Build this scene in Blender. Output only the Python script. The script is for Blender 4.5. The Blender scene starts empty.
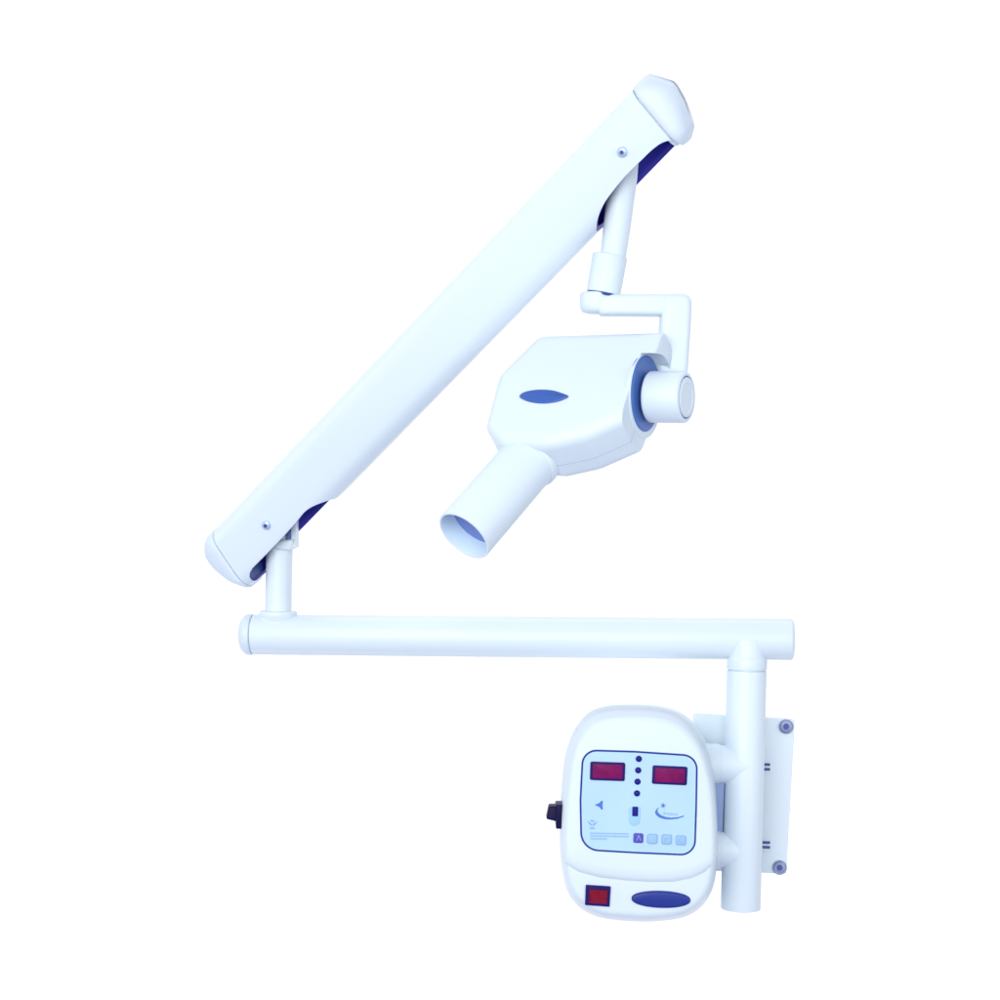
import bpy, bmesh, math
from mathutils import Vector as V, Matrix as M

# ------------------------------------------------------------------ scale and camera
S = 0.0015            # one photo pixel at the post's distance = 1.5 mm
D = 2000.0            # camera distance in those pixels (3 m)
ROLL = math.radians(-0.9)
sc = bpy.context.scene
COL = sc.collection

def sf(Y): return (D + Y) / D
def P(px, py, Y=0.0):
    k = sf(Y)
    return V(((px - 500) * k, Y, -(py - 500) * k))
def plane_hit(px, py, o, n):
    """where the sight line through a photo point meets a plane of the machine"""
    c = V((0, -D, 0)); d = V((px - 500, D, -(py - 500)))
    return c + d * ((o - c).dot(n) / d.dot(n))

BASE = P(741, 795, 50)                     # foot of the machine: the wall plate

# ------------------------------------------------------------------ materials
MATS = {}
def mat(name, col, rough=0.4, metal=0.0, spec=0.5, coat=0.0, noise=0.0, nscale=6.0, bump=0.0, emit=None):
    m = bpy.data.materials.new(name); m.use_nodes = True
    nt = m.node_tree; b = nt.nodes['Principled BSDF']
    b.inputs['Roughness'].default_value = rough
    b.inputs['Metallic'].default_value = metal
    b.inputs['Specular IOR Level'].default_value = spec
    b.inputs['Coat Weight'].default_value = coat
    b.inputs['Base Color'].default_value = (*col, 1)
    tc = nt.nodes.new('ShaderNodeTexCoord')
    nz = nt.nodes.new('ShaderNodeTexNoise'); nz.inputs['Scale'].default_value = nscale
    nz.inputs['Detail'].default_value = 4
    nt.links.new(tc.outputs['Object'], nz.inputs['Vector'])
    if noise:
        mx = nt.nodes.new('ShaderNodeMix'); mx.data_type = 'RGBA'
        mx.inputs[6].default_value = (*[c * (1 - noise) for c in col], 1)
        mx.inputs[7].default_value = (*[min(1, c * (1 + noise)) for c in col], 1)
        nt.links.new(nz.outputs['Fac'], mx.inputs[0])
        nt.links.new(mx.outputs[2], b.inputs['Base Color'])
    mr = nt.nodes.new('ShaderNodeMapRange')
    mr.inputs['To Min'].default_value = max(0.02, rough - 0.06); mr.inputs['To Max'].default_value = min(1, rough + 0.06)
    nt.links.new(nz.outputs['Fac'], mr.inputs['Value']); nt.links.new(mr.outputs['Result'], b.inputs['Roughness'])
    if bump:
        n2 = nt.nodes.new('ShaderNodeTexNoise'); n2.inputs['Scale'].default_value = 900
        nt.links.new(tc.outputs['Object'], n2.inputs['Vector'])
        bp = nt.nodes.new('ShaderNodeBump'); bp.inputs['Strength'].default_value = bump; bp.inputs['Distance'].default_value = 0.0004
        nt.links.new(n2.outputs['Fac'], bp.inputs['Height']); nt.links.new(bp.outputs['Normal'], b.inputs['Normal'])
    MATS[name] = m
    return m

WHITE = mat('white_enamel', (0.635, 0.728, 0.79), 0.32, spec=0.32, noise=0.012, nscale=5)
SHELL = mat('white_plastic', (0.63, 0.728, 0.79), 0.40, spec=0.3, noise=0.015, nscale=8, bump=0.05)
CAPW = mat('white_cap_plastic', (0.60, 0.69, 0.775), 0.42, spec=0.4, noise=0.015, nscale=8)
PLATE = mat('plate_paint', (0.65, 0.745, 0.80), 0.4, spec=0.4, noise=0.03, nscale=12)
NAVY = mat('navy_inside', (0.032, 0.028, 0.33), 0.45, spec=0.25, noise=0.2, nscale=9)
PLUG = mat('blue_beam_window', (0.18, 0.26, 0.60), 0.5, spec=0.2)
LINER = mat('cone_liner', (0.60, 0.74, 0.84), 0.35, spec=0.3, noise=0.03)
BADGE = mat('oval_badge_blue', (0.012, 0.030, 0.235), 0.3, spec=0.3, noise=0.08, nscale=30)
GAP_SHADE = mat('gap_shade_blue', (0.24, 0.33, 0.55), 0.4, spec=0.3)
BLUE = mat('blue_badge', (0.040, 0.105, 0.38), 0.3, spec=0.5, noise=0.05, nscale=30)
RING = mat('blue_ring', (0.06, 0.145, 0.43), 0.4, spec=0.4, noise=0.08, nscale=15)
SEAM2 = mat('pale_seam', (0.47, 0.57, 0.70), 0.6, spec=0.2)
SEAM = mat('slate_blue_ring', (0.32, 0.40, 0.66), 0.6, spec=0.2)  # slate-blue ring under the spring arm's bolt heads
FILM = mat('panel_film', (0.41, 0.61, 0.745), 0.35, spec=0.4, noise=0.06, nscale=14)
LINE = mat('panel_line', (0.008, 0.03, 0.26), 0.4, spec=0.15)
INK = mat('navy_ink', (0.010, 0.010, 0.20), 0.4, spec=0.15)
INK2 = mat('mid_blue_ink', (0.07, 0.17, 0.55), 0.5, spec=0.2)
INK3 = mat('faint_blue_ink', (0.24, 0.40, 0.70), 0.5, spec=0.2)
INK4 = mat('pale_blue_ink', (0.27, 0.46, 0.70), 0.5, spec=0.2)
PALE = mat('pale_key', (0.30, 0.54, 0.80), 0.4, spec=0.3)
PALE2 = mat('paler_key', (0.29, 0.48, 0.66), 0.4, spec=0.3)
VIOLET2 = mat('light_violet', (0.24, 0.24, 0.62), 0.5, spec=0.2)
VIOLET = mat('violet_key', (0.07, 0.07, 0.42), 0.4, spec=0.3)
DISP = mat('display_window', (0.17, 0.003, 0.085), 0.3, spec=0.12, noise=0.45, nscale=70)
DISPF = mat('display_bezel', (0.012, 0.004, 0.12), 0.4, spec=0.15)
RED = mat('red_rocker', (0.20, 0.005, 0.022), 0.3, spec=0.25, noise=0.75, nscale=150)
BLACK = mat('black_plastic', (0.004, 0.002, 0.045), 0.45, spec=0.15)
STEEL = mat('steel', (0.23, 0.27, 0.43), 0.35, metal=0.3, noise=0.1, nscale=40)
BOLT = mat('bright_bolt', (0.42, 0.55, 0.74), 0.3, metal=0.3)
STEELD = mat('dark_steel', (0.05, 0.08, 0.26), 0.4, metal=0.3)
BACK = mat('white_backdrop', (0.90, 0.90, 0.90), 0.9, spec=0.0)

# ------------------------------------------------------------------ mesh helpers
root = bpy.data.objects.new('dental_xray_machine', None)
COL.objects.link(root)
root.empty_display_size = 0.1
ROT = M.Rotation(ROLL, 4, 'Y')
root.matrix_world = ROT @ M.Translation(BASE * S)
root['label'] = 'white wall-mounted dental x-ray machine with jointed arm, tube head and blue-panelled control box'
root['category'] = 'x-ray machine'

def finish(name, bm, mats, parent, angle=35, keep=True):
    bmesh.ops.remove_doubles(bm, verts=bm.verts, dist=1e-3)
    bmesh.ops.recalc_face_normals(bm, faces=bm.faces)
    for v in bm.verts: v.co = (v.co - BASE) * S
    for f in bm.faces: f.smooth = len(f.verts) <= 4
    me = bpy.data.meshes.new(name)
    bm.to_mesh(me); bm.free()
    if not isinstance(mats, (list, tuple)): mats = [mats]
    for m in mats: me.materials.append(m)
    me.set_sharp_from_angle(angle=math.radians(angle))
    o = bpy.data.objects.new(name, me)
    COL.objects.link(o)
    o.parent = parent
    return o

def loft(bm, rings, cap0=True, cap1=True, mi=0, closed=False):
    R = [[bm.verts.new(p) for p in r] for r in rings]
    n = len(R[0]); fs = []
    seq = list(zip(R, R[1:])) + ([(R[-1], R[0])] if closed else [])
    for a, b in seq:
        for i in range(n):
            j = (i + 1) % n
            try: fs.append(bm.faces.new((a[i], a[j], b[j], b[i])))
            except ValueError: pass
    if cap0 and not closed: fs.append(bm.faces.new(R[0][::-1]))
    if cap1 and not closed: fs.append(bm.faces.new(R[-1]))
    for f in fs: f.material_index = mi
    return fs

def frame_of(axis, hint=V((0, 0, 1))):
    a = axis.normalized()
    if abs(a.dot(hint)) > 0.95: hint = V((1, 0, 0))
    x = hint.cross(a).normalized()
    return x, a.cross(x).normalized(), a

def lathe(bm, o, axis, prof, seg=72, mi=0, sx=1.0, cap0=True, cap1=True):
    x, y, a = frame_of(axis)
    rings = [[o + a * t + x * (math.cos(2 * math.pi * i / seg) * r * sx) + y * (math.sin(2 * math.pi * i / seg) * r)
              for i in range(seg)] for t, r in prof]
    return loft(bm, rings, cap0, cap1, mi)

def dome(t0, r, h, n=8, k=1.0, end=0.04):
    """profile points of a domed end that starts at t0 with radius r"""
    return [(t0 + h * math.sin(k * i / n * math.pi / 2), max(r * math.cos(i / n * math.pi / 2), r * end)) for i in range(n + 1)]

def soft(prof_a, t0, t1, r, b):
    """a plain cylinder with rounded rims"""
    out = []
    for i in range(5):
        q = i / 4 * math.pi / 2; out.append((t0 + b * (1 - math.sin(q)), r - b * (1 - math.cos(q))))
    out.reverse(); 
    out = [(t0 + b * (1 - math.cos(i / 4 * math.pi / 2)), r - b + b * math.sin(i / 4 * math.pi / 2)) for i in range(5)]
    out += [(t1 - b + b * math.sin(i / 4 * math.pi / 2), r - b + b * math.cos(i / 4 * math.pi / 2)) for i in range(5)]
    return out

def area2(p): return sum(p[i][0] * p[(i + 1) % len(p)][1] - p[(i + 1) % len(p)][0] * p[i][1] for i in range(len(p))) / 2

def round_poly(pts, r, seg=6):
    rs = r if isinstance(r, (list, tuple)) else [r] * len(pts)
    out = []; n = len(pts)
    for i in range(n):
        p = V(pts[i]); a = V(pts[i - 1]) - p; b = V(pts[(i + 1) % n]) - p
        la, lb = a.length, b.length; a.normalize(); b.normalize()
        ang = math.acos(max(-1, min(1, a.dot(b))))
        if rs[i] <= 0.01 or ang > 3.10: out.append(p); continue
        t = min(rs[i] / math.tan(ang / 2), la * 0.48, lb * 0.48); rr = t * math.tan(ang / 2)
        c = p + (a + b).normalized() * (rr / math.sin(ang / 2))
        v0 = p + a * t - c; v1 = p + b * t - c
        tot = math.atan2(v0.x * v1.y - v0.y * v1.x, v0.dot(v1))
        for k in range(seg + 1):
            q = tot * k / seg; cs, sn = math.cos(q), math.sin(q)
            out.append(c + V((v0.x * cs - v0.y * sn, v0.x * sn + v0.y * cs)))
    return out

def spline_poly(pts, sub=6):
    """closed Catmull-Rom through the points"""
    out = []; n = len(pts)
    for i in range(n):
        p0, p1, p2, p3 = (V(pts[(i + k - 1) % n]) for k in range(4))
        for k in range(sub):
            t = k / sub
            out.append(0.5 * ((2 * p1) + (p2 - p0) * t + (2 * p0 - 5 * p1 + 4 * p2 - p3) * t * t + (3 * p1 - p0 - 3 * p2 + p3) * t ** 3))
    return out

def inset(pts, d):
    sgn = 1 if area2(pts) > 0 else -1
    out = []; n = len(pts)
    for i in range(n):
        p = V(pts[i]); a = p - V(pts[i - 1]); b = V(pts[(i + 1) % n]) - p
        if a.length < 1e-6: a = b
        if b.length < 1e-6: b = a
        na = V((-a.y, a.x)).normalized(); nb = V((-b.y, b.x)).normalized()
        m = na + nb
        m = m.normalized() if m.length > 1e-6 else na
        c = max(0.5, m.dot(na))
        out.append(p + m * (sgn * d / c))
    return out

def rprism(bm, pts2, fr, depth, bev=0.0, seg=5, mi=0, back_bev=None):
    """outline (2D) standing on a frame (origin, X, Y, N): front face at N=0, going back by depth, rims rounded"""
    o, X, Y, N = fr
    bb = bev if back_bev is None else back_bev
    lv = []
    if bev > 0:
        for i in range(seg + 1):
            q = i / seg * math.pi / 2; lv.append((bev * (1 - math.sin(q)), bev * (1 - math.cos(q))))
    else: lv.append((0, 0))
    if bb > 0:
        for i in range(seg + 1):
            q = i / seg * math.pi / 2; lv.append((bb * (1 - math.cos(q)), depth - bb * (1 - math.sin(q))))
    else: lv.append((0, depth))
    rings = []
    for ins, dp in lv:
        pp = inset(pts2, ins) if ins > 1e-6 else pts2
        rings.append([o + X * p[0] + Y * p[1] - N * dp for p in pp])
    return loft(bm, rings, True, True, mi)

def flat(Y): return (V((0, Y, 0)), V((1, 0, 0)), V((0, 0, 1)), V((0, -1, 0)))
def pxs(pts, Y):
    k = sf(Y); return [V(((x - 500) * k, -(y - 500) * k)) for x, y in pts]
def card(bm, pts, Y, depth, bev=0.0, r=0.0, mi=0, seg=5, back_bev=None):
    """a facing-forward prism whose outline is read off the photo"""
    q = pxs(pts, Y)
    if r: q = round_poly(q, r)
    return rprism(bm, q, flat(Y), depth, bev, seg, mi, back_bev)
def rot_rect(cx, cy, w, h, deg):
    c, s = math.cos(math.radians(deg)), math.sin(math.radians(deg))
    return [(cx + x * c - y * s, cy + x * s + y * c) for x, y in ((-w/2, -h/2), (w/2, -h/2), (w/2, h/2), (-w/2, h/2))]
def oval(cx, cy, a, b, deg, n=48, pw=1.0):
    c, s = math.cos(math.radians(deg)), math.sin(math.radians(deg)); out = []
    for i in range(n):
        q = 2 * math.pi * i / n
        x = a * math.cos(q); y = b * math.copysign(abs(math.sin(q)) ** pw, math.sin(q))
        out.append((cx + x * c - y * s, cy + x * s + y * c))
    return out

# ------------------------------------------------------------------ wall plate
bm = bmesh.new()
YP = 46
card(bm, [(694, 713.5), (795, 719.5), (786.5, 874), (688, 870)], YP, 9, 1.2, 2.5)
plate = finish('wall_plate', bm, PLATE, root)
for x, y in ((786, 726.5), (779.5, 867.5)):
    bm = bmesh.new()
    lathe(bm, P(x, y, YP), V((0, -1, 0)), [(-0.5, 7.4), (1.2, 7.4), (1.6, 6.8), (4.6, 6.4), (6.2, 5.2), (6.6, 3.2)], 40)
    lathe(bm, P(x, y, YP - 6.4), V((0, -1, 0)), [(-0.4, 3.4), (0.5, 3.4)], 6, mi=1)
    finish('screw', bm, [STEEL, STEELD], plate)
# stand-off brackets between plate and post, with their bolts
for y, hh in ((768, 20), (846, 20)):
    bm = bmesh.new()
    card(bm, [(731, y - hh), (757, y - hh), (756, y + hh), (730, y + hh)], 8, 38, 1.0, 1.0)
    finish('stand_off', bm, PLATE, plate)
    bm = bmesh.new()
    for dy in (-2.4, 2.4):
        lathe(bm, P(753, y + dy - 1.5, 30), V((1, 0, -0.03)), [(0, 1.4), (17, 1.4), (17.4, 0.8)], 16)
    finish('bolt', bm, STEELD, plate)

# ------------------------------------------------------------------ post
top, bot = P(747, 664, 0), P(740.6, 909, 0)
ax = (bot - top); L = ax.length; ax.normalize()
bm = bmesh.new()
R = 19.6
lathe(bm, top, ax, [(6.2, R - 1.5), (6.6, R - 0.2), (7.2, R + 0.1), (L - 1.5, R + 0.3), (L - 0.4, R), (L, R - 0.8), (L, R - 3.2), (L - 30, R - 3.2)], 96)
post = finish('post', bm, WHITE, root)
bm = bmesh.new()
# socket under the horizontal arm: slight flare where it is welded to the tube
lathe(bm, top, ax, [(-25, R - 1.6), (-9, R - 1.4), (-7, R - 0.9), (-5.5, R + 0.1), (-4.5, R + 0.3), (4.2, R + 0.4), (5.0, R + 0.2), (5.2, R - 1.6), (8, R - 1.6)], 96)
finish('socket', bm, WHITE, post)
for x0, y0, x1, y1, r in ((704, 763.5, 745, 765, 18.9), (704, 848.5, 743, 850, 18.3)):
    q0, q1 = P(x0, y0, -1), P(x1, y1, -1)
    bm = bmesh.new()
    l_ = (q1 - q0).length
    lathe(bm, q0, q1 - q0, [(0, r + 1.2), (13, r + 1.2), (15.2, r + 0.9), (15.6, r), (l_, r)], 72)
    finish('clamp', bm, SHELL, post)
bm = bmesh.new()
card(bm, [(715, 782), (724.5, 783), (722.5, 832), (714, 832)], -6, 10, 0.6)
finish('gap_shade_strip', bm, GAP_SHADE, post)  # no hinge: strip coloured as the shaded gap between box and post

# ------------------------------------------------------------------ horizontal arm
YL, YR = 64, 0
a0, a1 = P(247, 634.5, YL), P(794.5, 639.4, YR)
ax = a1 - a0; L = ax.length; ax.normalize()
bm = bmesh.new()
R = 20.6
lathe(bm, a0, ax, [(6.6, R - 2.2), (7.0, R - 0.3), (7.8, R), (L - 3.6, R), (L - 2.4, R - 0.5), (L - 1.2, R - 2), (L - 0.2, R - 5), (L + 0.4, R - 10), (L + 0.6, 3)], 96)
harm = finish('horizontal_arm', bm, WHITE, root)
bm = bmesh.new()
pr = [(7.2, R - 2.0), (6.0, R - 2.0), (5.9, R - 0.2), (5.2, R + 0.5), (2.5, R + 0.5)]
pr += [(2.5 - 10.5 * math.sin(i / 10 * math.pi / 2), (R + 0.5) * (0.12 + 0.88 * math.cos(i / 10 * math.pi / 2))) for i in range(1, 11)]
lathe(bm, a0, ax, pr, 96)
finish('end_cap', bm, CAPW, harm)

# riser between the horizontal arm and the spring arm
YB = 62
r0, r1 = P(277.8, 636, YB), P(279.5, 548, YB)
ax = r1 - r0; L = ax.length; ax.normalize()
bm = bmesh.new()
lathe(bm, r0, ax, [(0, 16.6), (15, 16.8), (18.5, 18.2), (20.5, 19.4), (24.6, 19.4), (25.6, 18.9), (26.0, 17.8)], 72)
finish('saddle', bm, WHITE, harm)
bm = bmesh.new()
lathe(bm, r0, ax, [(20, 13.6), (L - 2, 13.6), (L + 22, 13.2), (L + 30, 12.0)], 72)
riser = finish('riser', bm, WHITE, root)
bm = bmesh.new()
card(bm, [(268, 541), (295.5, 539), (296, 547.5), (290.5, 550), (268, 550)], YB - 17, 34, 1.5, 1.0)
card(bm, [(291, 520), (296, 518), (296, 541), (291, 543)], YB - 16, 32, 0.8)
finish('fork', bm, [WHITE], riser)
bm = bmesh.new()
card(bm, [(286, 522), (292, 518), (292, 541.5), (287, 542)], YB - 14.2, 26, 0.5)
finish('fork_pad', bm, RING, riser)

# ------------------------------------------------------------------ spring arm: a hollow channel with two openings
def carve(obj, cutter, ang):
    md = obj.modifiers.new('cut', 'BOOLEAN'); md.operation = 'DIFFERENCE'; md.solver = 'EXACT'; md.object = cutter
    bpy.context.view_layer.update()
    me = bpy.data.meshes.new_from_object(obj.evaluated_get(bpy.context.evaluated_depsgraph_get()))
    obj.modifiers.clear(); obj.data = me
    me.set_sharp_from_angle(angle=math.radians(ang))
    bpy.data.objects.remove(cutter)
b0, b1 = P(238.6, 553.4, 76), P(659.6, 116.2, -170)
u3 = (b1 - b0).normalized(); LB = (b1 - b0).length
n3 = V((0.725, 0, -0.689)); n3 = (n3 - u3 * n3.dot(u3)).normalized()
F = n3.cross(u3).normalized()
if F.y > 0: F = -F
HW, HD = 33.4, 27.0
def section(hw, hd, r, crown=1.6):
    base = round_poly([(-hw, -hd), (hw, -hd), (hw, hd), (-hw, hd)], r, 8)
    # more stations on the long sides so the crown is smooth
    out = []
    n = len(base)
    for i in range(n):
        p, q = base[i], base[(i + 1) % n]
        out.append(p)
        if (q - p).length > 8:
            for k in range(1, 8): out.append(p.lerp(q, k / 8))
    res = []
    for p in out:
        c = crown * (1 - (p.x / hw) ** 2)
        res.append(V((p.x, p.y + (c if p.y > 0 else -c))))
    return res
def bpt(t, w, d): return b0 + u3 * t + n3 * w + F * d
SH0, SH1 = -0.21, -0.08
def sh(t): k = t / LB; return SH0 * (1 - k) + SH1 * k
sec_o = section(HW, HD, 15); sec_i = section(HW - 2.6, HD - 2.6, 12.6)
def ring(sec, t, s=1.0): return [bpt(t + sh(t) * p.x * s, p.x * s, p.y * s) for p in sec]
bm = bmesh.new()
NS = 24
ts = [LB * i / NS for i in range(NS + 1)]
ro = [ring(sec_o, t) for t in ts]; ri = [ring(sec_i, t) for t in ts]
loft(bm, ro, False, False, 0)
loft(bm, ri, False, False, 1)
for a, b in ((ro[0], ri[0]), (ro[-1], ri[-1])):
    loft(bm, [a, b], False, False, 0)
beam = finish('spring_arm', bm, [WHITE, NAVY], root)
fo = bpt(0, 0, HD + 1)
def to_local(px, py):
    h = plane_hit(px, py, fo, F) - b0
    return V((h.dot(u3), h.dot(n3)))
cut_top = [(591, 240), (594, 233), (596, 222), (600, 211), (605, 201.5), (612, 192), (625, 176), (640, 161.5), (650, 151.5), (658, 145), (664, 141.8),
           (669, 140.6), (674, 141.6), (678, 145), (682, 150), (720, 180), (640, 280)]
cut_bot = [(333, 501), (322, 503), (312, 506.6), (304, 512), (298.8, 519), (285.6, 534), (264, 556.5), (245, 575.5), (257, 595), (310, 600), (360, 530)]
cb = bmesh.new()
for c in (cut_top, cut_bot):
    q = [to_local(*p) for p in c]
    for _ in range(2):
        q = [v for a, b in zip(q, q[1:] + q[:1]) for v in (a.lerp(b, 0.25), a.lerp(b, 0.75))]
    if area2(q) < 0: q.reverse()
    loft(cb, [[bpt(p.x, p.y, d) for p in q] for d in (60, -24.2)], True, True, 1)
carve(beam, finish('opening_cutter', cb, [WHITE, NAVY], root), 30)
def interp(tab, x):
    if x <= tab[0][0]: return tab[0][1]
    for (xa, ya), (xb, yb) in zip(tab, tab[1:]):
        if x <= xb: return ya + (yb - ya) * (x - xa) / (xb - xa)
    return tab[-1][1]
def cap_rings(t0, sgn, H, levels):
    rings = []
    for off, k, s, *sd in levels:
        sd = sd[0] if sd else s
        r = []
        for p in sec_o:
            w01 = (p.x * s + HW) / (2 * HW)
            h = off + k * interp(H, w01)
            r.append(bpt(t0 + sgn * h + sh(t0) * p.x * s, p.x * s, p.y * sd))
        rings.append(r)
    return rings
bm = bmesh.new()
fs = loft(bm, cap_rings(LB, 1, [(0, 17.5), (0.02, 18), (0.30, 29), (0.36, 29.6), (0.60, 26.5), (0.93, 17), (1.0, 9)],
     [(-3, 0, 0.93), (1.3, 0, 0.93), (1.3, 0, 1.0), (1.8, 0.04, 1.035), (1.5, 0.25, 1.035, 1.02), (1.4, 0.45, 1.035, 0.97), (1.2, 0.66, 1.033, 0.87), (1.0, 0.84, 1.03, 0.70), (0.6, 0.95, 1.01, 0.50), (0.3, 1.0, 0.96, 0.30), (0.2, 1.02, 0.80, 0.12)]))
fs[-2].material_index = 1
finish('end_cap', bm, [CAPW, RING], beam, 60)
bm = bmesh.new()
fs = loft(bm, cap_rings(0, -1, [(0, 22), (0.18, 28.5), (0.30, 29), (0.42, 28), (0.7, 20), (0.9, 9), (1.0, 3)],
     [(-3, 0, 0.93), (1.2, 0, 0.93), (1.2, 0, 1.0), (1.8, 0.03, 1.03), (1.5, 0.3, 1.03, 1.01), (1.3, 0.55, 1.02, 0.92), (1.0, 0.78, 0.99, 0.76), (0.5, 0.92, 0.92, 0.55), (0.2, 1.0, 0.78, 0.32), (0, 1.03, 0.45, 0.12)]))
fs[-2].material_index = 1
finish('end_cap', bm, [CAPW, RING], beam, 60)
for x, y in ((622.5, 152.0), (266.5, 525.0)):
    c = plane_hit(x, y, fo, F)
    bm = bmesh.new()
    lathe(bm, c, F, [(-2, 4.9), (0.9, 4.9), (2.4, 4.5), (3.2, 3.2), (3.4, 1.6)], 32)
    lathe(bm, c + F * 3.0, F, [(0, 2.1), (0.6, 2.1)], 6, mi=1)
    lathe(bm, c, F, [(-1, 5.5), (0.35, 5.5)], 32, mi=2)
    finish('bolt', bm, [BOLT, STEELD, SEAM], beam)

# ------------------------------------------------------------------ drop tube and sleeve
YT = -165
kT = sf(YT)
d1 = plane_hit(625.5, 158, bpt(0, 0, -7), F)
YT = d1.y + 8
kT = sf(YT)
d0 = P(613, 258, YT)
ax = d1 - d0; L = ax.length; ax.normalize()
bm = bmesh.new()
lathe(bm, d0, ax, [(-6, 12.8 * kT), (0, 12.8 * kT), (L * 0.35, 13.8 * kT), (L * 0.8, 14.2 * kT), (L * 0.97, 13.5 * kT), (L, 11 * kT)], 72)
drop = finish('drop_tube', bm, SHELL, root)
s0, s1 = P(603.3, 293.4, YT), P(610.2, 255.3, YT)
ax2 = s1 - s0; L2 = ax2.length; ax2.normalize()
bm = bmesh.new()
lathe(bm, s0, ax2, [(0, 12 * kT), (0, 16.6 * kT), (0.5, 17.1 * kT), (L2 - 1.6, 17.6 * kT), (L2 - 0.4, 17.1 * kT), (L2, 16 * kT), (L2, 12 * kT)], 72)
finish('sleeve', bm, SHELL, drop)
bm = bmesh.new()
lathe(bm, s0, ax2, [(-2.6, 15.9 * kT), (1, 15.9 * kT)], 64)
finish('washer', bm, BADGE, drop)

# ------------------------------------------------------------------ yoke: swivel puck, bar and down arm
bm = bmesh.new()
p0 = P(596.5, 294.2, YT)
lathe(bm, p0, V((-0.03, 0, -1)), [(-1.6, 12 * kT), (-1.4, 14.6 * kT), (-0.6, 15.8 * kT), (0.6, 16.4 * kT), (11 * kT, 16.4 * kT), (15.5 * kT, 15.6 * kT), (18.2 * kT, 13.2 * kT), (19.4 * kT, 9 * kT), (19.7 * kT, 3 * kT)], 72)
YK = YT - 15
card(bm, [(598, 293.6), (672, 293.2), (672, 314.8), (598, 314.4)], YK, 30 * kT, 4.8, 5.5)
yoke = finish('yoke', bm, SHELL, root)
bm = bmesh.new()
card(bm, [(662.3, 292.8), (692.8, 292.6), (692.0, 316), (687.6, 384), (656.0, 384), (661.6, 316)], YK - 2.5, 30 * kT + 5, 6.5, [7.5, 9, 0, 7.5, 7.5, 0], seg=7)
finish('yoke_leg', bm, SHELL, yoke)

# pivot axis of the tube head
qd = V((0.893, -0.445, -0.035)).normalized()
pe = P(686.6, 397.3, -190)                 # centre of the boss end
kp = sf(-190)
RB = 26.0 * kp
bm = bmesh.new()
lathe(bm, pe, qd, [(-36, RB - 3), (-35.4, RB - 1), (-34, RB), (-2.6, RB), (-1.0, RB - 0.6), (0, RB - 2.0), (0.2, RB - 3.6), (-0.9, RB - 4.1), (-0.9, RB - 5.2)], 96)
boss = finish('pivot_boss', bm, SHELL, yoke)
bm = bmesh.new()
lathe(bm, pe, qd, [(-44, 15), (-30, 15)], 64)
finish('pivot_shaft', bm, RING, yoke)
bm = bmesh.new()
lathe(bm, pe, qd, [(-3, RB - 4.0), (-0.7, RB - 4.0), (-0.7, RB - 5.5)], 96, cap0=False, cap1=True)
finish('boss_groove', bm, RING, yoke)
bm = bmesh.new()
lathe(bm, pe, qd, [(-2, RB - 5.4), (0.2, RB - 5.4), (0.9, RB - 6.2), (1.2, RB - 8), (1.0, RB - 10.5), (0.4, RB - 11.2), (0.4, 4)], 96)
finish('boss_cap', bm, SHELL, yoke)

# ------------------------------------------------------------------ tube head
e3 = V((0.33, 0.74, -0.585)).normalized(); N3 = -e3
wall_mid = pe - qd * 41
HDT = 66 * kp
f0 = wall_mid + N3 * (HDT / 2 + 3.5)
X3 = (V((1, 0, 0)) - N3 * N3.x).normalized(); Z3 = N3.cross(X3).normalized()
if Z3.z < 0: Z3 = -Z3
def face2(px, py):
    h = plane_hit(px, py, f0, N3) - f0
    return V((h.dot(X3), h.dot(Z3)))
HEAD = [(537.5, 331.5), (712, 326), (712, 368), (624, 417), (583, 435), (548, 443), (498, 440), (482.5, 424), (496.5, 372)]
hq = round_poly([face2(*p) for p in HEAD], [14, 2, 2, 26, 24, 16, 14, 14, 22], 8)
def side_cut(bm, bev):
    """the housing ends flat on the side that carries the bearing"""
    r = bmesh.ops.bisect_plane(bm, geom=bm.verts[:] + bm.edges[:] + bm.faces[:], dist=1e-4, plane_co=pe - qd * 29, plane_no=(qd + V((0, 0, -0.05))).normalized(), clear_outer=True)
    ed = [e for e in r['geom_cut'] if isinstance(e, bmesh.types.BMEdge)]
    bmesh.ops.holes_fill(bm, edges=ed, sides=0)
    if bev:
        bmesh.ops.bevel(bm, geom=ed, offset=bev, segments=4, profile=0.5, affect='EDGES', clamp_overlap=True)
bm = bmesh.new()
rprism(bm, hq, (f0, X3, Z3, N3), HDT, 12, 9, back_bev=14)
bmesh.ops.remove_doubles(bm, verts=bm.verts, dist=1e-3)
side_cut(bm, 2.5)
head = finish('tube_head', bm, SHELL, root, 40)
RD = 43 * kp
pd = pe - qd * 40.5
gd = V((0, -1, 0)); gd = (gd - qd * gd.dot(qd)).normalized(); td = qd.cross(gd).normalized()
if td.z < 0: td = -td
ow = [(RD * math.cos(a), RD * math.sin(a)) for a in [math.pi / 2 + math.pi / 2 * i / 24 for i in range(25)]] + [(-RD, -200), (90, -200), (90, RD)]
def recess(o):
    cb = bmesh.new()
    loft(cb, [[pd + gd * x + td * y + qd * t for x, y in ow] for t in (0, 80)])
    carve(o, finish('recess_cutter', cb, list(o.data.materials), root), 40)
recess(head)
# parting line round the housing
bm = bmesh.new()
rprism(bm, inset(hq, -0.25), (f0 - N3 * (HDT * 0.56), X3, Z3, N3), 0.9, 0)
side_cut(bm, 0)
recess(finish('parting_line', bm, SEAM2, head))
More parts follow.
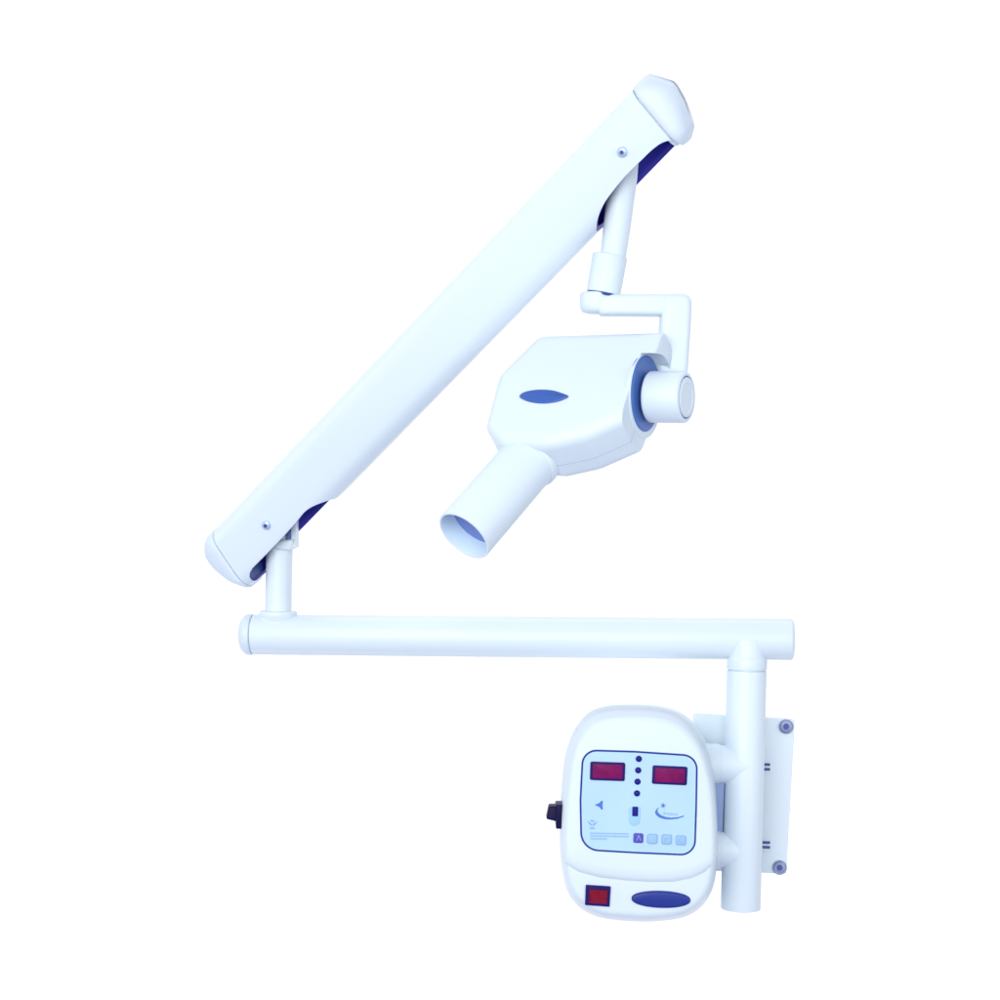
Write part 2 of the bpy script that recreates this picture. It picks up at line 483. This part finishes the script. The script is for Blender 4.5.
# badge
bm = bmesh.new()
bq = [face2(*p) for p in [(519.5, 396.8), (524, 392.8), (533, 390.6), (543, 390.0), (553, 390.8), (562, 393.4), (567.5, 395.6), (568.4, 397.3), (564, 399.8), (555, 402.6), (544, 403.7), (533, 402.8), (524, 400.2)]]
bq = spline_poly(bq, 4)
rprism(bm, bq, (f0 + N3 * 1.6, X3, Z3, N3), 3, 1.3, 4, back_bev=0)
finish('badge', bm, BLUE, head)
# round bearing set into the side towards the yoke
bm = bmesh.new()
lathe(bm, pd, qd, [(-3, RD - 1.2), (0.2, RD - 0.5), (0.9, RD - 1.1), (1.1, RD - 2.4), (1.1, 5)], 96)
finish('bearing_collar', bm, SHELL, head)
bm = bmesh.new()
lathe(bm, pd + td * 2.8 + gd * 1.6, qd, [(-2, RD - 4.0), (1.4, RD - 4.0), (2.0, RD - 5), (2.2, RD - 7), (1.7, RD - 9), (1.7, 5)], 96)
finish('bearing_face', bm, RING, head)

# ------------------------------------------------------------------ cone
cd = V((-0.562, -0.51, -0.65)).normalized()
mid = f0 + e3 * (HDT * 0.52)
ctop = plane_hit(521.2, 469.5, mid, N3)
yc = ctop.y
RC = 30.2 * sf(yc - 40)
# run along the axis until the open end sits where the photo has it
LC = 20.0
while True:
    q = ctop + cd * LC
    if 500 + q.x / sf(q.y) <= 463.6 or LC > 200: break
    LC += 0.5
bm = bmesh.new()
lathe(bm, ctop, cd, [(-40, RC - 0.4), (LC - 1.2, RC), (LC - 0.3, RC - 0.3), (LC, RC - 1.1), (LC - 0.2, RC - 1.9), (LC - 1, RC - 2.2)], 96, cap0=True, cap1=False)
lathe(bm, ctop, cd, [(LC - 1, RC - 2.2), (LC - 24, RC - 2.2)], 96, mi=1, cap0=False, cap1=False)
lathe(bm, ctop, cd, [(LC - 19, RC - 1.9), (LC - 19.1, 2)], 96, mi=2, cap0=False)
cone = finish('cone', bm, [SHELL, LINER, PLUG], head)
bm = bmesh.new()
lathe(bm, ctop, cd, [(-52, RC + 2.0), (-13, RC + 2.0), (-11, RC + 1.7), (-9.8, RC + 0.8), (-9.2, RC - 0.4)], 96)
finish('cone_collar', bm, SHELL, head)

# ------------------------------------------------------------------ control box
SIL = [(609, 705.5), (632, 704.4), (659, 705.8), (682, 713), (698.5, 729), (710, 750), (716, 780), (718, 815), (718.5, 845), (717, 866), (712.5, 889), (702, 906), (684, 917.2), (655, 921.4),
       (626, 921), (598, 917), (578.5, 906.5), (566.5, 889), (561, 862), (559.6, 835), (560, 808), (563.5, 765), (568.5, 744), (576, 727), (590, 711.5)]
FRO = [(610, 719.2), (632, 717.6), (658, 718.8), (679, 725), (693.5, 738), (704, 757), (711.5, 786), (714.5, 815), (715.5, 845), (714, 866), (709.5, 888), (699.5, 904), (682, 914.6), (655, 918.8),
       (626, 918.2), (599, 914.4), (581, 904), (569.5, 888), (564.5, 862), (563.8, 835), (565.2, 808), (569.5, 770), (574, 751), (581.5, 736), (593, 724.5)]
sil = spline_poly(SIL, 5); fro = spline_poly(FRO, 5)
cen = V((640, 812))
def lp(k, s=1.0): return [cen + (V(a).lerp(V(b), k) - cen) * s for a, b in zip(sil, fro)]
bm = bmesh.new()
rg = []
for Y, k, s in ((30, 0, 0.955), (28, 0, 0.985), (22, 0, 1.0), (-20, 0.36, 1.0), (-50, 0.62, 1.0), (-66, 0.80, 1.0), (-72, 0.90, 0.997), (-76, 1.0, 0.987), (-78, 1.0, 0.965), (-78.6, 1.0, 0.93), (-78.6, 1.0, 0.5)):
    rg.append([P(p.x, p.y, Y) for p in lp(k, s)])
loft(bm, rg)
# raised face: the same body carried further forward, down to a curved step above the switch strip
CRE = [(550, 846), (556, 853), (561, 859.5), (568, 867), (578, 873.6), (600, 879.4), (626, 882.4), (650, 884), (674, 883.6), (692, 880), (704, 874.5), (712, 867), (717, 860), (724, 850)]
cr = V((640, 800))
def clip(p, up):
    v = p - cr
    if p.y <= interp(CRE, p.x) - up: return p
    lo, hi = 0.0, 1.0
    for _ in range(30):
        m_ = (lo + hi) / 2; q = cr + v * m_
        if q.y <= interp(CRE, q.x) - up: lo = m_
        else: hi = m_
    return cr + v * lo
rg = []
for Y, k, s, up in ((-20, 0.36, 1.002, 0), (-50, 0.62, 1.002, 0), (-66, 0.78, 1.002, 0), (-73, 0.86, 1.001, 0), (-77, 0.94, 0.996, 0.8), (-79.6, 1.0, 0.987, 2.6), (-81.2, 1.0, 0.968, 6), (-82.1, 1.0, 0.944, 10), (-82.4, 1.0, 0.915, 14), (-82.4, 1.0, 0.5, 40)):
    rg.append([P(p.x, p.y, Y) for p in (clip(q, up) for q in lp(k, s))])
loft(bm, rg)
box = finish('control_box', bm, SHELL, root, 50)
YF = -82.4

# panel: dark outline and film
pan = round_poly([(582.2, 749.2), (635, 750.8), (697.8, 755), (697, 805), (695.4, 856), (635, 853.4), (580.6, 850.2), (579.6, 800)], [15, 0, 15, 0, 15, 0, 19, 0], 10)
bm = bmesh.new()
rprism(bm, pxs(pan, YF), flat(YF - 0.5), 3, 0)
finish('panel_border', bm, LINE, box)
pin = [V(p) for p in pan]
bm = bmesh.new()
rprism(bm, pxs(inset(pan, 1.8), YF), flat(YF - 0.9), 2, 0)
finish('panel_film', bm, FILM, box)
YD = YF - 1.3
def decal(name, polys, m, Y=YD, depth=1.0, bev=0.0, r=0.0):
    bm = bmesh.new()
    for i, p in enumerate(polys): card(bm, p, Y - 0.04 * (i % 4), depth, bev, r)
    return finish(name, bm, m, box)
for cx, cy, dg_ in ((607.6, 771.4, 2.0), (669.8, 775.4, 2.6)):
    decal('display', [rot_rect(cx, cy, 35.0, 18.6, dg_)], DISPF, YD - 0.6, 2.0, 0.4, 1.8)
    decal('display_window', [rot_rect(cx, cy + 0.1, 29.5, 14.0, dg_)], DISP, YD - 0.9, 1.5, 0.2, 0.8)
for x, y in ((638.7, 758.7), (638.1, 770.1), (637.5, 781.5), (636.9, 793.2)):
    bm = bmesh.new()
    lathe(bm, P(x, y, YF), V((0, -1, 0)), [(0, 3.0), (1.6, 3.0), (2.4, 2.4), (2.8, 1.2)], 24)
    finish('indicator_light', bm, INK, box)
# speaker symbol
decal('speaker_symbol', [[(594.6, 805), (599.4, 803), (601.6, 800.7), (603, 801), (602.4, 805), (602.9, 809.3), (601.5, 809.7), (599.4, 807.0)]], INK2)
# antenna symbol
decal('antenna_symbol', [[(587.4, 820.6), (591.0, 823.4), (592.4, 825.6), (590.6, 825.6), (588.6, 823.4)], [(597.6, 821.4), (593.6, 823.2), (592.0, 825.6), (593.8, 825.9), (596.2, 823.4)],
                         [(589.4, 820.0), (594.8, 820.3), (592.6, 822.4)], [(590.2, 827.2), (594.2, 827.4), (594.8, 829.0), (589.6, 828.8)]], INK3)
# three lines of fine print, too small to read
rows = []
import random
random.seed(4)
for k in range(3):
    x = 590.0 + 0.3 * k; y0 = 833.2 + 2.7 * k
    xe = (628.5, 629.0, 607.0)[k]
    while x < xe:
        w = random.uniform(1.2, 3.2)
        y = y0 + (x - 590) * 0.02
        rows.append([(x, y - 0.65), (min(x + w, xe), y - 0.62), (min(x + w, xe), y + 0.7), (x, y + 0.66)])
        x += w + random.uniform(0.35, 0.6)
decal('fine_print', rows, INK4, YD, 0.8)
# push key with its dark window
decal('exposure_key', [[(629.2, 807.2), (640.6, 807.2), (640.2, 820.5), (638.5, 824.6), (634.6, 826), (630.6, 824.6), (628.8, 820.5)]], PALE, YD - 0.4, 1.6, 0.5, 1.2)
decal('key_window', [rot_rect(635.2, 811.6, 6.0, 9.6, 1.0)], INK, YD - 0.8, 1.2, 0.3, 1.0)
# small square keys
for i, (x, y, m) in enumerate(((638.4, 838.2, VIOLET), (652.4, 839.0, PALE2), (666.8, 839.6, PALE2), (681.0, 840.4, PALE2))):
    if i: decal('key_border', [rot_rect(x, y, 10.6, 10.2, 2)], INK3, YD - 0.15, 1.2, 0.2, 2.2)
    decal('key', [rot_rect(x, y, 10.0 if not i else 8.6, 9.8 if not i else 8.2, 2)], m, YD - 0.5, 1.4, 0.4, 1.8)
YS = YD - 0.75
decal('key_symbol', [[(636.0, 840.6), (638.4, 835.2), (639.4, 835.2), (641.2, 840.6), (640.1, 840.6), (638.9, 836.8), (637.1, 840.6)]], VIOLET2, YS, 0.6)
decal('key_symbol', [rot_rect(652.4, 839.0, 3.6, 0.8, 2)], PALE, YS, 0.6)
decal('key_symbol', [rot_rect(666.8, 838.4, 4.6, 0.9, 2), rot_rect(665.2, 840.6, 0.9, 4, 2)], INK3, YS, 0.6)
arc = [(681 + 2.6 * math.cos(math.radians(a)), 840.4 + 2.6 * math.sin(math.radians(a))) for a in range(20, 300, 14)]
arc += [(681 + 1.7 * math.cos(math.radians(a)), 840.4 + 1.7 * math.sin(math.radians(a))) for a in range(286, 10, -14)]
decal('key_symbol', [arc], INK3, YS, 0.6)
# maker's emblem: swoosh, star and unreadable slanted script
sw = [(659.2, 807.2), (656.6, 809.2), (655.0, 812.0), (656.0, 815.0), (659.4, 817.6), (664.6, 819.2), (671, 819.5), (678, 818.6), (683.6, 816.6), (684.4, 815.4), (678, 817.2), (671, 817.8), (665.4, 817.0), (661.0, 815.2), (658.0, 812.6), (657.4, 810.0)]
st = [(663.2 + (3.0 if k % 2 == 0 else 1.2) * math.cos(math.radians(18 * 2 * k - 80)), 805.6 + (3.0 if k % 2 == 0 else 1.2) * math.sin(math.radians(18 * 2 * k - 80))) for k in range(10)]
decal('emblem_swoosh', [sw], INK2)
decal('emblem_star', [st], INK2)
scr = []
x = 663.5
for w, h in ((1.6, 2.6), (1.2, 1.8), (1.8, 1.8), (1.2, 2.4), (1.6, 1.8), (1.2, 1.8), (1.4, 1.8)):
    y = 813.4 + (x - 663) * 0.09
    scr.append([(x + 0.5, y - h / 2), (x + 0.5 + w * 0.6, y - h / 2), (x + w * 0.6, y + h / 2), (x, y + h / 2)])
    x += w + 0.7
decal('emblem_script', scr, INK3)

# switch strip: rocker switch and oval badge
YW = -78.6
bm = bmesh.new()
rk = [(585.8, 885.0), (610.8, 886.6), (609.6, 907.0), (585.0, 905.2)]
card(bm, rk, YW - 2.2, 6, 0.6, 0.8)
finish('switch_frame', bm, DISPF, box)
bm = bmesh.new()
c0 = pxs([(589.4, 888.6), (607.4, 889.8), (606.6, 903.6), (588.8, 902.2)], YW)
fr = flat(YW - 2.4)
pr_ = [[fr[0] + fr[1] * p.x + fr[2] * p.y + V((0, dy, 0)) for p, dy in zip(c0, dd)] for dd in ((2, 2, 2, 2), (-3.2, -3.2, 0.2, 0.2))]
loft(bm, pr_)
finish('rocker_switch', bm, RED, box)
bm = bmesh.new()
card(bm, oval(661.2, 899.8, 29.6, 8.6, 2.0, 56, 0.85), YW - 2.6, 5, 2.2, back_bev=0)
finish('oval_badge', bm, BADGE, box)

# black plug on the side of the box
bm = bmesh.new()
card(bm, [(549, 806.4), (566, 806), (566, 822), (556, 821.6), (546.2, 819.2)], -30, 20, 1.6, 1.5)
card(bm, [(556, 804.8), (566, 804.8), (566, 829), (556, 829)], -34, 28, 1.0, 1.0)
finish('side_knob', bm, BLACK, box)

# ------------------------------------------------------------------ backdrop
bd = bmesh.new()
prof = [(4.2, -6.0), (4.2, 7.0), (4.35, 7.0), (4.35, -6.0)]
vs = [[bd.verts.new((x, y, z)) for y, z in prof] for x in (-8, 8)]
for i in range(4):
    bd.faces.new((vs[0][i], vs[0][(i + 1) % 4], vs[1][(i + 1) % 4], vs[1][i]))
bd.faces.new(vs[0]); bd.faces.new(vs[1][::-1])
bmesh.ops.recalc_face_normals(bd, faces=bd.faces)
mb = bpy.data.meshes.new('backdrop'); bd.to_mesh(mb); bd.free(); mb.materials.append(BACK)
bo = bpy.data.objects.new('backdrop', mb); COL.objects.link(bo)
bo['kind'] = 'structure'; bo['label'] = 'plain white studio backdrop behind the machine'; bo['category'] = 'backdrop'

# ------------------------------------------------------------------ light
w = bpy.data.worlds.new('World'); sc.world = w; w.use_nodes = True
nt = w.node_tree; bg = nt.nodes['Background']
tc = nt.nodes.new('ShaderNodeTexCoord'); sx = nt.nodes.new('ShaderNodeSeparateXYZ'); rp = nt.nodes.new('ShaderNodeValToRGB')
mr = nt.nodes.new('ShaderNodeMapRange'); mr.inputs['From Min'].default_value = -1
nt.links.new(tc.outputs['Generated'], sx.inputs[0]); nt.links.new(sx.outputs['Z'], mr.inputs['Value'])
nt.links.new(mr.outputs['Result'], rp.inputs['Fac']); nt.links.new(rp.outputs['Color'], bg.inputs['Color'])
rp.color_ramp.elements[0].position = 0.1; rp.color_ramp.elements[0].color = (0.40, 0.42, 0.72, 1)
e_ = rp.color_ramp.elements.new(1.0); e_.color = (0.55, 0.58, 0.85, 1)
rp.color_ramp.elements[1].position = 0.52; rp.color_ramp.elements[1].color = (0.92, 0.96, 1.0, 1)
bg.inputs['Strength'].default_value = 0.65
def area(name, loc, target, size, power, col=(1, 1, 1)):
    l = bpy.data.lights.new(name, 'AREA'); l.shape = 'RECTANGLE'; l.size, l.size_y = size
    l.energy = power; l.color = col
    o = bpy.data.objects.new(name, l); COL.objects.link(o)
    o.location = loc
    o.rotation_euler = (V(target) - V(loc)).to_track_quat('-Z', 'Y').to_euler()
    return o
area('key_softbox', (-1.3, -4.8, 0.75), (0, 0, 0), (4.2, 3.2), 205)
area('fill_softbox', (2.6, -3.6, 0.2), (0, 0, 0), (2.4, 2.6), 45)
area('left_edge_fill', (-3.6, -0.6, 1.2), (0, 0, 0), (1.2, 3.0), 24)  # off-frame lamp added to brighten the upper-left edges
area('backdrop_fill_high', (0, 2.2, 4.6), (0, 4.2, 0.4), (16, 0.8), 300)  # unseen lamps, above and below, added to lift the backdrop to white
area('backdrop_fill_low', (0, 2.2, -4.6), (0, 4.2, -0.4), (16, 0.8), 300)

# ------------------------------------------------------------------ camera
cam = bpy.data.cameras.new('Camera'); co = bpy.data.objects.new('Camera', cam); COL.objects.link(co)
cam.sensor_width = 36; cam.lens = 36 * D / 1000
cam.clip_start = 0.05; cam.clip_end = 200
co.matrix_world = ROT @ M.Translation(V((0, -D * S, 0))) @ M.Rotation(math.pi / 2, 4, 'X')
sc.camera = co
vs_ = sc.view_settings
vs_.view_transform = 'Standard'; vs_.look = 'None'; vs_.exposure = 0; vs_.gamma = 1; vs_.use_curve_mapping = False
